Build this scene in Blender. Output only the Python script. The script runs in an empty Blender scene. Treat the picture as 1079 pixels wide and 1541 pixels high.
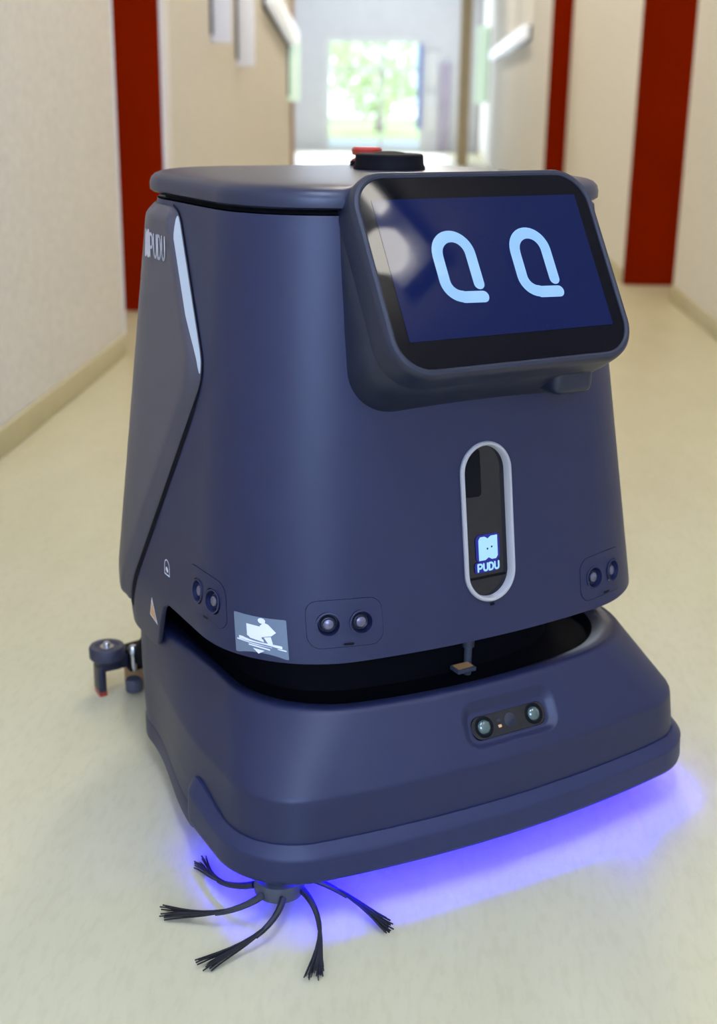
import bpy, bmesh, math, random
import numpy as np
from mathutils import Vector, Matrix, geometry, noise

random.seed(7)
np.random.seed(7)
SC = bpy.context.scene
COL = SC.collection
R = math.radians

# ------------------------------------------------------------------ camera
CAM_H, PITCH, ROLL, CYAW, FPX = 0.7236, 18.042, 0.811, 2.9675, 1896.6
cd = bpy.data.cameras.new('camera')
cam = bpy.data.objects.new('camera', cd)
COL.objects.link(cam)
_p, _r = R(PITCH), R(ROLL)
_F = Vector((0, math.cos(_p), -math.sin(_p)))
_Rt = Vector((1, 0, 0))
_U = _Rt.cross(_F)
_R2 = _Rt * math.cos(_r) + _U * math.sin(_r)
_U2 = _U * math.cos(_r) - _Rt * math.sin(_r)
m = Matrix((_R2, _U2, -_F)).transposed().to_4x4()
cam.matrix_world = Matrix.Translation((0, 0, CAM_H)) @ (Matrix.Rotation(R(CYAW), 4, 'Z') @ m)
cd.sensor_fit = 'VERTICAL'
cd.sensor_height = 24.0
cd.lens = FPX / 1541 * 24.0
cd.clip_start = 0.05
cd.dof.use_dof = True
cd.dof.focus_distance = 1.16
cd.dof.aperture_fstop = 3.4
SC.camera = cam

# ------------------------------------------------------------------ world, lights, exposure
w = bpy.data.worlds.new('world')
SC.world = w
w.use_nodes = True
nt = w.node_tree
bg = nt.nodes['Background']
bg.inputs['Color'].default_value = (0.78, 0.88, 1.0, 1)
bg.inputs['Strength'].default_value = 3.0

def area(name, loc, rot, sx, sy, power, col, spread=180):
    l = bpy.data.lights.new(name, 'AREA')
    l.shape = 'RECTANGLE'
    l.size, l.size_y = sx, sy
    l.energy = power
    l.color = col
    l.spread = R(spread)
    o = bpy.data.objects.new(name, l)
    COL.objects.link(o)
    o.location = loc
    o.rotation_euler = rot
    return o

# daylight of the window in the corridor wall behind the camera, of the side window and of the far glazed end
area('window_daylight', (0.05, -2.55, 1.86), (R(76), 0, 0), 1.5, 1.35, 98, (0.39, 0.55, 1.0))
area('far_window_daylight', (-0.9, 19.6, 1.3), (R(-90), 0, 0), 2.2, 2.2, 160, (0.70, 0.82, 1.0))

vs = SC.view_settings
vs.view_transform = 'Standard'
vs.look = 'None'
vs.exposure = 0.0
vs.gamma = 1.0
vs.use_curve_mapping = False

# ------------------------------------------------------------------ materials
def mat(name, col, rough=0.5, metal=0.0, spec=0.5, emit=None, estr=0.0, var=0.0, vscale=8.0, bump=0.0, bscale=200.0, coat=0.0, obj_coords=True):
    M = bpy.data.materials.new(name)
    M.use_nodes = True
    t = M.node_tree
    b = t.nodes['Principled BSDF']
    b.inputs['Base Color'].default_value = (*col, 1)
    b.inputs['Roughness'].default_value = rough
    b.inputs['Metallic'].default_value = metal
    b.inputs['Specular IOR Level'].default_value = spec
    b.inputs['Coat Weight'].default_value = coat
    tc = t.nodes.new('ShaderNodeTexCoord')
    if emit:
        b.inputs['Emission Color'].default_value = (*emit, 1)
        b.inputs['Emission Strength'].default_value = estr
    if var:
        n = t.nodes.new('ShaderNodeTexNoise')
        n.inputs['Scale'].default_value = vscale
        n.inputs['Detail'].default_value = 6
        t.links.new(tc.outputs['Object'], n.inputs['Vector'])
        r = t.nodes.new('ShaderNodeValToRGB')
        r.color_ramp.elements[0].position = 0.3
        r.color_ramp.elements[1].position = 0.7
        r.color_ramp.elements[0].color = (*[c * (1 - var) for c in col], 1)
        r.color_ramp.elements[1].color = (*[min(1, c * (1 + var)) for c in col], 1)
        t.links.new(n.outputs['Fac'], r.inputs['Fac'])
        t.links.new(r.outputs['Color'], b.inputs['Base Color'])
    if bump:
        n2 = t.nodes.new('ShaderNodeTexNoise')
        n2.inputs['Scale'].default_value = bscale
        n2.inputs['Detail'].default_value = 3
        t.links.new(tc.outputs['Object'], n2.inputs['Vector'])
        bp = t.nodes.new('ShaderNodeBump')
        bp.inputs['Strength'].default_value = bump
        bp.inputs['Distance'].default_value = 0.002
        t.links.new(n2.outputs['Fac'], bp.inputs['Height'])
        t.links.new(bp.outputs['Normal'], b.inputs['Normal'])
    return M

M_SHELL = mat('navy_grey_plastic', (0.0105, 0.0145, 0.050), 0.45, spec=0.46, var=0.05, vscale=30, bump=0.04, bscale=900)
M_LID = mat('navy_grey_lid_plastic', (0.0135, 0.017, 0.042), 0.38, spec=0.5, var=0.05, vscale=30, bump=0.04, bscale=900)
M_PANEL = mat('grey_side_panel_plastic', (0.058, 0.053, 0.068), 0.40, spec=0.5, var=0.04, vscale=25)
M_POD = mat('dark_screen_housing_plastic', (0.012, 0.015, 0.030), 0.40, spec=0.5, var=0.05, vscale=30)
M_BUMPER = mat('navy_grey_bumper_rubber', (0.0135, 0.019, 0.064), 0.5, spec=0.46, var=0.05, vscale=30)
M_BLACK = mat('matt_black_plastic', (0.002, 0.002, 0.004), 0.7, spec=0.15, var=0.1)
M_GLOSS = mat('gloss_black_glass', (0.004, 0.004, 0.007), 0.08, spec=0.6, var=0.05)
M_SCREEN = mat('screen_glass', (0.002, 0.002, 0.004), 0.03, spec=0.09, var=0.05)
M_DISPLAY = mat('lit_display', (0.002, 0.002, 0.006), 0.03, spec=0.09, emit=(0.002, 0.009, 0.072), estr=1.0, var=0.05)
M_EYE = mat('lit_eye_graphic', (0.02, 0.03, 0.05), 0.1, emit=(0.30, 0.57, 1.0), estr=0.95, var=0.05)
M_RING = mat('white_ring_plastic', (0.40, 0.385, 0.375), 0.35, var=0.03)
M_LED = mat('led_emblem', (0.1, 0.1, 0.1), 0.4, emit=(0.30, 0.62, 1.0), estr=1.05, var=0.05)
M_LEDGLOW = mat('led_glow_halo', (0.005, 0.005, 0.02), 0.3, emit=(0.012, 0.012, 0.55), estr=0.45, var=0.05)  # emissive blue standing in for the halo around the lit emblem
M_STRIP = mat('blue_led_strip', (0.1, 0.1, 0.2), 0.4, emit=(0.007, 0.0, 1.0), estr=190.0, var=0.02)
M_SILVER = mat('satin_silver', (0.14, 0.13, 0.18), 0.28, metal=0.5, var=0.05)
M_TRIMS = mat('silver_trim', (0.40, 0.43, 0.44), 0.35, metal=0.3, var=0.03)
M_STEEL = mat('steel', (0.55, 0.55, 0.56), 0.3, metal=1.0, var=0.08, vscale=40)
M_LENS = mat('coated_lens', (0.03, 0.07, 0.06), 0.06, spec=1.0, coat=1.0, var=0.1)
M_LOGO = mat('silver_logo_print', (0.50, 0.49, 0.51), 0.5, var=0.03)
M_STICKER = mat('grey_sticker', (0.13, 0.17, 0.22), 0.4, var=0.04)
M_WHITEINK = mat('white_print', (0.72, 0.73, 0.80), 0.5, var=0.03)
M_ORANGE = mat('orange_label', (0.62, 0.33, 0.12), 0.5, var=0.06)
M_RED = mat('red_stop_button', (0.42, 0.035, 0.02), 0.35, var=0.05)
M_TAN = mat('tan_rubber_blade', (0.42, 0.24, 0.10), 0.6, var=0.1)
M_TYRE = mat('dark_roller_rubber', (0.03, 0.03, 0.05), 0.55, var=0.1, vscale=40)
M_BRISTLE = mat('black_bristle', (0.012, 0.013, 0.018), 0.5, var=0.2, vscale=60)
M_HUB = mat('grey_brush_hub', (0.06, 0.065, 0.085), 0.5, var=0.06)

# ------------------------------------------------------------------ mesh helpers
def link(name, verts, faces, M, parent=None, smooth=True, sharp=35, normals=None):
    me = bpy.data.meshes.new(name)
    me.from_pydata([tuple(map(float, v)) for v in verts], [], faces)
    me.update()
    me.materials.append(M)
    if smooth:
        me.shade_smooth()
        if normals is not None:
            me.normals_split_custom_set_from_vertices([tuple(map(float, n)) for n in normals])
        elif sharp:
            me.set_sharp_from_angle(angle=R(sharp))
    o = bpy.data.objects.new(name, me)
    COL.objects.link(o)
    if parent:
        o.parent = parent
    return o

def fixnormals(o):
    bm = bmesh.new()
    bm.from_mesh(o.data)
    bmesh.ops.recalc_face_normals(bm, faces=bm.faces)
    bm.to_mesh(o.data)
    bm.free()
    return o

class MB:
    def __init__(s):
        s.v, s.f = [], []
    def add(s, vs, fs):
        n = len(s.v)
        s.v += [tuple(map(float, p)) for p in vs]
        s.f += [tuple(i + n for i in f) for f in fs]
        return s
    def loft(s, rings, closed=True, cap0=False, cap1=False):
        n = len(rings[0])
        vs = [p for r in rings for p in r]
        fs = []
        for k in range(len(rings) - 1):
            for i in range(n if closed else n - 1):
                j = (i + 1) % n
                fs.append((k * n + i, k * n + j, (k + 1) * n + j, (k + 1) * n + i))
        if cap0:
            fs.append(tuple(range(n - 1, -1, -1)))
        if cap1:
            fs.append(tuple((len(rings) - 1) * n + i for i in range(n)))
        return s.add(vs, fs)
    def box(s, x0, x1, y0, y1, z0, z1, b=0.0):
        if b <= 0:
            vs = [(x, y, z) for z in (z0, z1) for y in (y0, y1) for x in (x0, x1)]
            return s.add(vs, [(0, 2, 3, 1), (4, 5, 7, 6), (0, 1, 5, 4), (2, 6, 7, 3), (0, 4, 6, 2), (1, 3, 7, 5)])
        bm = bmesh.new()
        bmesh.ops.create_cube(bm, size=1)
        for v in bm.verts:
            v.co = Vector(((x0 + x1) / 2 + v.co.x * (x1 - x0), (y0 + y1) / 2 + v.co.y * (y1 - y0), (z0 + z1) / 2 + v.co.z * (z1 - z0)))
        bmesh.ops.bevel(bm, geom=bm.edges[:], offset=b, segments=3, profile=0.5, affect='EDGES')
        bm.verts.ensure_lookup_table()
        s.add([v.co[:] for v in bm.verts], [tuple(v.index for v in f.verts) for f in bm.faces])
        bm.free()
        return s
    def lathe(s, prof, c=(0, 0, 0), n=40, axis=(0, 0, 1)):
        """prof: (radius, height) pairs along the axis"""
        q = Vector((0, 0, 1)).rotation_difference(Vector(axis))
        rings = []
        for r, h in prof:
            rings.append([tuple(Vector(c) + q @ Vector((max(r, 1e-5) * math.cos(2 * math.pi * i / n), max(r, 1e-5) * math.sin(2 * math.pi * i / n), h))) for i in range(n)])
        return s.loft(rings, True, prof[0][0] < 1e-4, prof[-1][0] < 1e-4)
    def tube(s, pts, rad, n=8):
        pts = [Vector(p) for p in pts]
        if not hasattr(rad, '__len__'):
            rad = [rad] * len(pts)
        rings = []
        for i, p in enumerate(pts):
            d = (pts[min(i + 1, len(pts) - 1)] - pts[max(i - 1, 0)]).normalized()
            u = d.orthogonal().normalized() if i == 0 else (u - d * u.dot(d)).normalized()
            v = d.cross(u)
            rings.append([tuple(p + (u * math.cos(2 * math.pi * k / n) + v * math.sin(2 * math.pi * k / n)) * rad[i]) for k in range(n)])
        return s.loft(rings, True, True, True)
    def build(s, name, M, parent=None, smooth=True, sharp=35):
        o = link(name, s.v, s.f, M, parent, smooth=False)
        fixnormals(o)
        if smooth:
            o.data.shade_smooth()
            o.data.set_sharp_from_angle(angle=R(sharp))
        return o

def tag(o, label=None, cat=None, group=None, kind=None):
    if label: o['label'] = label
    if cat: o['category'] = cat
    if group: o['group'] = group
    if kind: o['kind'] = kind
    return o

def struct(o):
    o['kind'] = 'structure'
    return o

def rrect(hw, hh, r, cx=0.0, cy=0.0, n=8):
    """counter-clockwise rounded rectangle loop"""
    r = min(r, hw, hh)
    out = []
    for (sx, sy, a0) in ((1, -1, -90), (1, 1, 0), (-1, 1, 90), (-1, -1, 180)):
        for k in range(n + 1):
            a = R(a0 + 90 * k / n)
            out.append((cx + sx * (hw - r) + r * math.cos(a), cy + sy * (hh - r) + r * math.sin(a)))
    return out

def circle(r, cx=0.0, cy=0.0, n=32):
    return [(cx + r * math.cos(2 * math.pi * i / n), cy + r * math.sin(2 * math.pi * i / n)) for i in range(n)]

def cdt(loops, extra=()):
    """fill of loops[0] with holes loops[1:]; extra interior points"""
    vs, es, fs = [], [], []
    for L in loops:
        n0 = len(vs)
        vs += [Vector(p) for p in L]
        es += [(n0 + i, n0 + (i + 1) % len(L)) for i in range(len(L))]
        fs.append(list(range(n0, n0 + len(L))))
    vs += [Vector(p) for p in extra]
    r = geometry.delaunay_2d_cdt(vs, es, fs, 2, 1e-7)
    return np.array([v[:] for v in r[0]]), [tuple(f) for f in r[2]]

def inside(p, L):
    x, y = p
    c = False
    j = len(L) - 1
    for i in range(len(L)):
        xi, yi = L[i]
        xj, yj = L[j]
        if (yi > y) != (yj > y) and x < (xj - xi) * (y - yi) / (yj - yi) + xi:
            c = not c
        j = i
    return c

# ------------------------------------------------------------------ plan outlines and lofted surfaces of the robot (front is -Y)
def outline(F, b, W, rc, yc, rr, tp=0.0, N=501):
    """closed plan: bulged front, rounded front corners, straight (or tapered) sides, rounded rear corners.
    Starts and ends at the middle of the rear, x<0 first; resampled to N points by arc length."""
    hw = W / 2
    fr = lambda x: -F + b * (x / hw) ** 2
    xc = hw - rc
    lo, hi = 0.0, hw
    for _ in range(50):
        t = (lo + hi) / 2
        s = 2 * b * t / hw ** 2
        q = math.hypot(s, 1)
        if t - rc * s / q < xc: lo = t
        else: hi = t
    nx, ny = -s / q, 1 / q
    c = (t + rc * nx, fr(t) + rc * ny)
    a0 = math.atan2(-ny, -nx)
    P = [(x, fr(x)) for x in np.linspace(0, t, 60)]
    P += [(c[0] + rc * math.cos(a), c[1] + rc * math.sin(a)) for a in np.linspace(a0, 0, 40)[1:]]
    P += [(hw, y) for y in np.linspace(c[1], yc, 30)[1:]]
    P += [(hw - rr + rr * math.cos(a), yc + rr * math.sin(a)) for a in np.linspace(0, math.pi / 2, 30)[1:]]
    P += [(x, yc + rr) for x in np.linspace(hw - rr, 0, 10)[1:]]
    P = np.array(P)
    if tp:
        u = np.clip((P[:, 1] + 0.13) / 0.20, 0, 1)
        u = u * u * (3 - 2 * u)
        P[:, 0] *= 1 - tp * u / hw
    full = np.concatenate([P[::-1] * [-1, 1], P[1:]])
    d = np.r_[0, np.cumsum(np.hypot(*np.diff(full, axis=0).T))]
    u = np.linspace(0, d[-1], N)
    return np.stack([np.interp(u, d, full[:, 0]), np.interp(u, d, full[:, 1])], 1), d[-1] / 2

class Surf:
    """rings of points; a = arc length from the front middle (+x side positive), v = height parameter"""
    def __init__(s, v, rings, A):
        s.v = np.array(v)
        s.P = np.array(rings)
        s.A = np.array(A)
        s.N = s.P.shape[1]
        dt = np.gradient(s.P, axis=1)
        dv = np.gradient(s.P, s.v, axis=0)
        n = np.cross(dt, dv)
        s.n = n / np.linalg.norm(n, axis=2, keepdims=True)
    def at(s, a, v, off=0.0):
        k = np.clip(np.interp(v, s.v, np.arange(len(s.v))), 0, len(s.v) - 1.000001)
        k0 = k.astype(int) if hasattr(k, 'astype') else int(k)
        fk = (k - k0)
        A = np.interp(v, s.v, s.A)
        i = np.clip((np.asarray(a) / A + 1) / 2 * (s.N - 1), 0, s.N - 1.000001)
        i0 = i.astype(int)
        fi = i - i0
        def bil(T):
            fk_, fi_ = np.asarray(fk)[..., None], np.asarray(fi)[..., None]
            return (T[k0, i0] * (1 - fi_) + T[k0, i0 + 1] * fi_) * (1 - fk_) + (T[k0 + 1, i0] * (1 - fi_) + T[k0 + 1, i0 + 1] * fi_) * fk_
        n = bil(s.n)
        n = n / np.linalg.norm(n, axis=-1, keepdims=True)
        return bil(s.P) + n * np.asarray(off)[..., None], n
    def half(s, v):
        return float(np.interp(v, s.v, s.A))
    def a_of_y(s, y, v):
        """arc length (negative, left side) where the side passes plan depth y"""
        ts = np.linspace(-s.half(v), 0, 900)
        P, _ = s.at(ts, np.full(900, v))
        return float(np.interp(-y, -P[:, 1], ts))
    def a_of_x(s, x, v):
        ts = np.linspace(-s.half(v) * 0.5, s.half(v) * 0.5, 1200)
        P, _ = s.at(ts, np.full(1200, v))
        return float(np.interp(x, P[:, 0], ts))

def on_surf(S, pts, off=0.0):
    pts = np.asarray(pts, float)
    return S.at(pts[:, 0], pts[:, 1], np.full(len(pts), off) if np.isscalar(off) else off)

def patch(name, S, loop, off, M, parent, holes=(), skirt=0.0, grid=None):
    """a thin piece that follows surface S: filled loop with holes, at height off, with a rim going inwards by skirt"""
    ex = []
    if grid:
        L = np.array(loop)
        for x in np.arange(L[:, 0].min() + grid, L[:, 0].max(), grid):
            for y in np.arange(L[:, 1].min() + grid, L[:, 1].max(), grid):
                if inside((x, y), loop) and not any(inside((x, y), h) for h in holes):
                    ex.append((x, y))
    P, F = cdt([loop, *holes], ex)
    V, Nn = on_surf(S, P, off)
    V, Nn, F = list(V), list(Nn), list(F)
    if skirt:
        for L in (loop, *holes):
            sg = 1 if L is loop else -1
            Va, _ = on_surf(S, L, off)
            Vb, _ = on_surf(S, L, off - skirt)
            n0, k = len(V), len(L)
            L_ = np.array(L)
            V += list(Va) + list(Vb)
            d = np.roll(Va, -1, 0) - np.roll(Va, 1, 0)
            nn = np.cross(d, Va - Vb) * sg
            nn /= np.linalg.norm(nn, axis=1, keepdims=True) + 1e-12
            Nn += list(nn) + list(nn)
            for i in range(k):
                j = (i + 1) % k
                F.append((n0 + i, n0 + k + i, n0 + k + j, n0 + j))
    return link(name, V, F, M, parent, normals=Nn)

def stroke(pts, wdt, caps=True, n=10):
    """flat line drawing in 2D: returns (verts2d, faces)"""
    V, F = [], []
    h = wdt / 2
    for a, b in zip(pts[:-1], pts[1:]):
        d = np.array(b, float) - np.array(a, float)
        l = np.hypot(*d)
        if l < 1e-9: continue
        q = np.array([-d[1], d[0]]) / l * h
        k = len(V)
        V += [np.array(a) - q, np.array(b) - q, np.array(b) + q, np.array(a) + q]
        F.append((k, k + 1, k + 2, k + 3))
    for p in (pts if caps else pts[1:-1]):
        k = len(V)
        V += [np.array(p) + h * np.array([math.cos(2 * math.pi * i / n), math.sin(2 * math.pi * i / n)]) for i in range(n)]
        F.append(tuple(range(k, k + n)))
    return V, F

def join2(*parts):
    V, F = [], []
    for v, f in parts:
        k = len(V)
        V += list(v)
        F += [tuple(i + k for i in g) for g in f]
    return V, F

def arcpts(cx, cy, rx, ry, a0, a1, n=10):
    return [(cx + rx * math.cos(R(a)), cy + ry * math.sin(R(a))) for a in np.linspace(a0, a1, n)]

# ================================================================== SETTING
def boxobj(name, M, x0, x1, y0, y1, z0, z1, b=0.0, parent=None):
    return MB().box(x0, x1, y0, y1, z0, z1, b).build(name, M, parent, smooth=b > 0)

def floor_mat():
    M = mat('linoleum', (0.5, 0.5, 0.4), 0.34, spec=0.45)
    t = M.node_tree
    b = t.nodes['Principled BSDF']
    tc = t.nodes.new('ShaderNodeTexCoord')
    mp = t.nodes.new('ShaderNodeMapping')
    mp.inputs['Scale'].default_value = (1.0, 0.30, 1)
    t.links.new(tc.outputs['Object'], mp.inputs['Vector'])
    n1 = t.nodes.new('ShaderNodeTexNoise'); n1.inputs['Scale'].default_value = 9; n1.inputs['Detail'].default_value = 8; n1.inputs['Roughness'].default_value = 0.65
    n2 = t.nodes.new('ShaderNodeTexNoise'); n2.inputs['Scale'].default_value = 120; n2.inputs['Detail'].default_value = 4
    n3 = t.nodes.new('ShaderNodeTexNoise'); n3.inputs['Scale'].default_value = 2.2; n3.inputs['Detail'].default_value = 3
    for n in (n1, n2, n3):
        t.links.new(mp.outputs['Vector'], n.inputs['Vector'])
    r = t.nodes.new('ShaderNodeValToRGB')
    r.color_ramp.elements[0].position = 0.30; r.color_ramp.elements[0].color = (0.545, 0.495, 0.305, 1)
    r.color_ramp.elements[1].position = 0.70; r.color_ramp.elements[1].color = (0.605, 0.555, 0.355, 1)
    t.links.new(n1.outputs['Fac'], r.inputs['Fac'])
    mx = t.nodes.new('ShaderNodeMix'); mx.data_type = 'RGBA'; mx.blend_type = 'MULTIPLY'
    mx.inputs[0].default_value = 0.22
    r2 = t.nodes.new('ShaderNodeValToRGB')
    r2.color_ramp.elements[0].position = 0.36; r2.color_ramp.elements[0].color = (0.78, 0.76, 0.70, 1)
    r2.color_ramp.elements[1].position = 0.52; r2.color_ramp.elements[1].color = (1, 1, 1, 1)
    t.links.new(n2.outputs['Fac'], r2.inputs['Fac'])
    t.links.new(r.outputs['Color'], mx.inputs[6]); t.links.new(r2.outputs['Color'], mx.inputs[7])
    t.links.new(mx.outputs[2], b.inputs['Base Color'])
    mr = t.nodes.new('ShaderNodeMapRange')
    mr.inputs['To Min'].default_value = 0.28; mr.inputs['To Max'].default_value = 0.46
    t.links.new(n3.outputs['Fac'], mr.inputs['Value']); t.links.new(mr.outputs['Result'], b.inputs['Roughness'])
    bp = t.nodes.new('ShaderNodeBump'); bp.inputs['Strength'].default_value = 0.12; bp.inputs['Distance'].default_value = 0.001
    t.links.new(n2.outputs['Fac'], bp.inputs['Height']); t.links.new(bp.outputs['Normal'], b.inputs['Normal'])
    return M

M_FLOOR = floor_mat()
M_WALL = mat('cream_plaster', (0.68, 0.645, 0.585), 0.85, spec=0.2, var=0.07, vscale=60, bump=0.5, bscale=160)
M_WALLR = mat('pale_cream_plaster', (0.72, 0.68, 0.61), 0.85, spec=0.2, var=0.06, vscale=60, bump=0.4, bscale=160)
M_CEIL = mat('white_ceiling_paint', (0.72, 0.70, 0.66), 0.9, spec=0.2, var=0.03)
M_BASE = mat('cream_baseboard_vinyl', (0.50, 0.44, 0.25), 0.5, var=0.05)
M_REDW = mat('dark_red_paint', (0.19, 0.010, 0.0003), 0.7, spec=0.0, var=0.05, vscale=4)
M_TRIM = mat('white_trim_paint', (0.75, 0.72, 0.72), 0.5, var=0.03)
M_PALE = mat('pale_lavender_paint', (0.72, 0.72, 0.78), 0.7, var=0.03)
M_BROWN = mat('brown_door_frame_paint', (0.36, 0.22, 0.16), 0.5, var=0.08)
M_LAMPBODY = mat('white_lamp_housing', (0.75, 0.76, 0.80), 0.4, var=0.03)
M_SIGN = mat('white_sign_plastic', (0.84, 0.86, 0.94), 0.4, var=0.03)
M_GREENSIGN = mat('lit_pale_green_sign', (0.62, 0.76, 0.66), 0.45, emit=(0.62, 0.85, 0.68), estr=0.55, var=0.05, vscale=5)
M_DARK = mat('dark_grey_metal', (0.08, 0.08, 0.09), 0.4, metal=0.6, var=0.1)
M_DIFF = mat('lamp_diffuser', (0.8, 0.8, 0.8), 0.5, emit=(1.0, 0.925, 0.79), estr=37.0, var=0.02)
M_DIFFC = mat('cool_lamp_diffuser', (0.8, 0.8, 0.8), 0.5, emit=(0.585, 0.70, 1.0), estr=66.0, var=0.02)
M_ADDLAMP = mat('added_lamp_emitter', (0.8, 0.8, 0.8), 0.5, emit=(1.0, 0.96, 0.86), estr=52.0, var=0.02)  # emitter of the lamp added for the bright screen reflection
M_DIFFW = mat('wall_lamp_diffuser', (0.8, 0.8, 0.8), 0.5, emit=(0.85, 0.92, 1.0), estr=0.5, var=0.02)
M_FRAME = mat('white_window_frame', (0.78, 0.80, 0.84), 0.45, var=0.03)

H = 2.62
XL, XR = -0.891, 0.955
struct(boxobj('floor', M_FLOOR, -3.2, 1.6, -2.8, 20.2, -0.06, 0.0))
struct(boxobj('ceiling', M_CEIL, -3.2, 1.6, -2.8, 20.2, H, H + 0.1))
struct(boxobj('wall_left', M_WALL, XL - 0.25, XL, -2.7, 3.66, 0.0, H))
struct(boxobj('wall_left_recess', M_WALL, -1.75, -1.65, 3.4, 4.75, 0.0, H))
struct(boxobj('wall_left_far', M_WALL, -1.66, -0.921, 4.50, 8.65, 0.0, H))
struct(boxobj('wall_lobby_left', M_PALE, -3.2, -3.1, 8.5, 20.0, 0.0, H))
struct(boxobj('wall_lobby_front', M_PALE, -3.1, -1.66, 8.5, 8.65, 0.0, H))
struct(boxobj('wall_right', M_WALLR, XR, XR + 0.25, -2.7, 5.0, 0.0, H))
struct(boxobj('wall_right_recess', M_WALLR, 1.50, 1.58, 4.8, 5.6, 0.0, H))
struct(boxobj('wall_right_far', M_WALLR, 0.829, 1.50, 5.47, 8.2, 0.0, H))
struct(boxobj('wall_right_end', M_WALLR, 0.706, 1.50, 8.24, 19.9, 0.0, H))
# red painted faces of the recesses
struct(boxobj('trim_1', M_REDW, -1.65, -0.921, 4.46, 4.50, 0.0, H))
struct(boxobj('trim_2', M_REDW, 0.829, 1.50, 5.43, 5.47, 0.0, H))
struct(boxobj('trim_3', M_REDW, 0.706, 0.83, 8.20, 8.24, 0.0, H))
struct(boxobj('trim_4', M_TRIM, XL - 0.05, XL + 0.004, 3.66, 3.672, 0.0, H, 0.002))
struct(boxobj('trim_5', M_TRIM, -0.921, -0.908, 4.455, 4.56, 0.0, H, 0.003))
struct(boxobj('trim_6', M_BROWN, -0.93, -0.905, 8.55, 8.66, 0.0, H, 0.003))
struct(boxobj('baseboard_left', M_BASE, XL, XL + 0.010, -2.6, 3.655, 0.0, 0.062, 0.003))
struct(boxobj('baseboard_left_far', M_BASE, -0.921, -0.911, 4.57, 8.54, 0.0, 0.062, 0.003))
struct(boxobj('baseboard_right', M_BASE, XR - 0.010, XR, -2.6, 4.995, 0.0, 0.062, 0.003))
struct(boxobj('baseboard_right_far', M_BASE, 0.819, 0.829, 5.48, 8.19, 0.0, 0.062, 0.003))
struct(boxobj('baseboard_right_end', M_BASE, 0.696, 0.706, 8.25, 19.85, 0.0, 0.062, 0.003))

# glass that lets the daylight through
def pane_mat():
    M = bpy.data.materials.new('window_glass')
    M.use_nodes = True
    t = M.node_tree
    t.nodes.remove(t.nodes['Principled BSDF'])
    tr = t.nodes.new('ShaderNodeBsdfTransparent'); tr.inputs['Color'].default_value = (0.95, 0.98, 0.97, 1)
    gl = t.nodes.new('ShaderNodeBsdfGlossy'); gl.inputs['Roughness'].default_value = 0.03
    fr = t.nodes.new('ShaderNodeFresnel'); fr.inputs['IOR'].default_value = 1.35
    mx = t.nodes.new('ShaderNodeMixShader')
    t.links.new(fr.outputs['Fac'], mx.inputs[0]); t.links.new(tr.outputs[0], mx.inputs[1]); t.links.new(gl.outputs[0], mx.inputs[2])
    t.links.new(mx.outputs[0], t.nodes['Material Output'].inputs['Surface'])
    return M
M_PANE = pane_mat()

# far end: wall around a glazed front
E0, E1 = 19.9, 20.05
WX0, WX1, WZ0, WZ1 = -1.62, -0.14, 0.06, 1.62
struct(boxobj('wall_end', M_PALE, -3.2, WX0, E0, E1, 0, H))
struct(boxobj('wall_end_right', M_PALE, WX1, 1.5, E0, E1, 0, H))
struct(boxobj('wall_end_top', M_PALE, WX0, WX1, E0, E1, WZ1, H))
win = struct(MB().box(WX0, WX1, E0, E0 + 0.08, 0.0, WZ0).box(WX0, WX1, E0, E0 + 0.08, WZ1 - 0.06, WZ1)
             .box(WX0, WX0 + 0.06, E0, E0 + 0.08, WZ0, WZ1 - 0.06).box(WX1 - 0.06, WX1, E0, E0 + 0.08, WZ0, WZ1 - 0.06).build('window_1', M_FRAME, smooth=False))
xm = -0.78
boxobj('mullion', M_FRAME, xm - 0.025, xm + 0.025, E0 + 0.005, E0 + 0.075, WZ0, WZ1 - 0.06, 0.004, win)
for nm, z in (('transom', 1.18), ('transom', 0.42)):
    boxobj(nm, M_FRAME, WX0 + 0.06, WX1 - 0.06, E0 + 0.01, E0 + 0.07, z - 0.02, z + 0.02, 0.004, win)
for x0, x1 in ((WX0 + 0.06, xm - 0.025), (xm + 0.025, WX1 - 0.06)):
    for z0, z1 in ((WZ0, 0.40), (0.44, 1.16), (1.20, WZ1 - 0.06)):
        boxobj('pane', M_PANE, x0, x1, E0 + 0.036, E0 + 0.044, z0, z1, 0, win)

# wall behind the camera with its window
struct(MB().box(-1.2, -0.75, -2.8, -2.7, 0, H).box(0.85, 1.25, -2.8, -2.7, 0, H).box(-0.75, 0.85, -2.8, -2.7, 0, 1.10).box(-0.75, 0.85, -2.8, -2.7, 2.52, H).build('wall_back', M_WALL, smooth=False))
wb = struct(MB().box(-0.75, 0.85, -2.79, -2.72, 1.10, 1.16).box(-0.75, 0.85, -2.79, -2.72, 2.46, 2.52).box(-0.75, -0.69, -2.79, -2.72, 1.16, 2.46).box(0.79, 0.85, -2.79, -2.72, 1.16, 2.46)
            .box(0.02, 0.08, -2.79, -2.72, 1.16, 2.46).build('window_2', M_FRAME, smooth=False))
for x0, x1 in ((-0.69, 0.02), (0.08, 0.79)):
    boxobj('pane', M_PANE, x0, x1, -2.758, -2.752, 1.16, 2.46, 0, wb)

# ceiling lamps along the corridor
def thing(name, label, cat, loc=(0, 0, 0), rz=0.0, group=None):
    o = bpy.data.objects.new(name, None)
    o.empty_display_size = 0.1
    COL.objects.link(o)
    o.location = loc
    o.rotation_euler = (0, 0, rz)
    return tag(o, label, cat, group)

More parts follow.
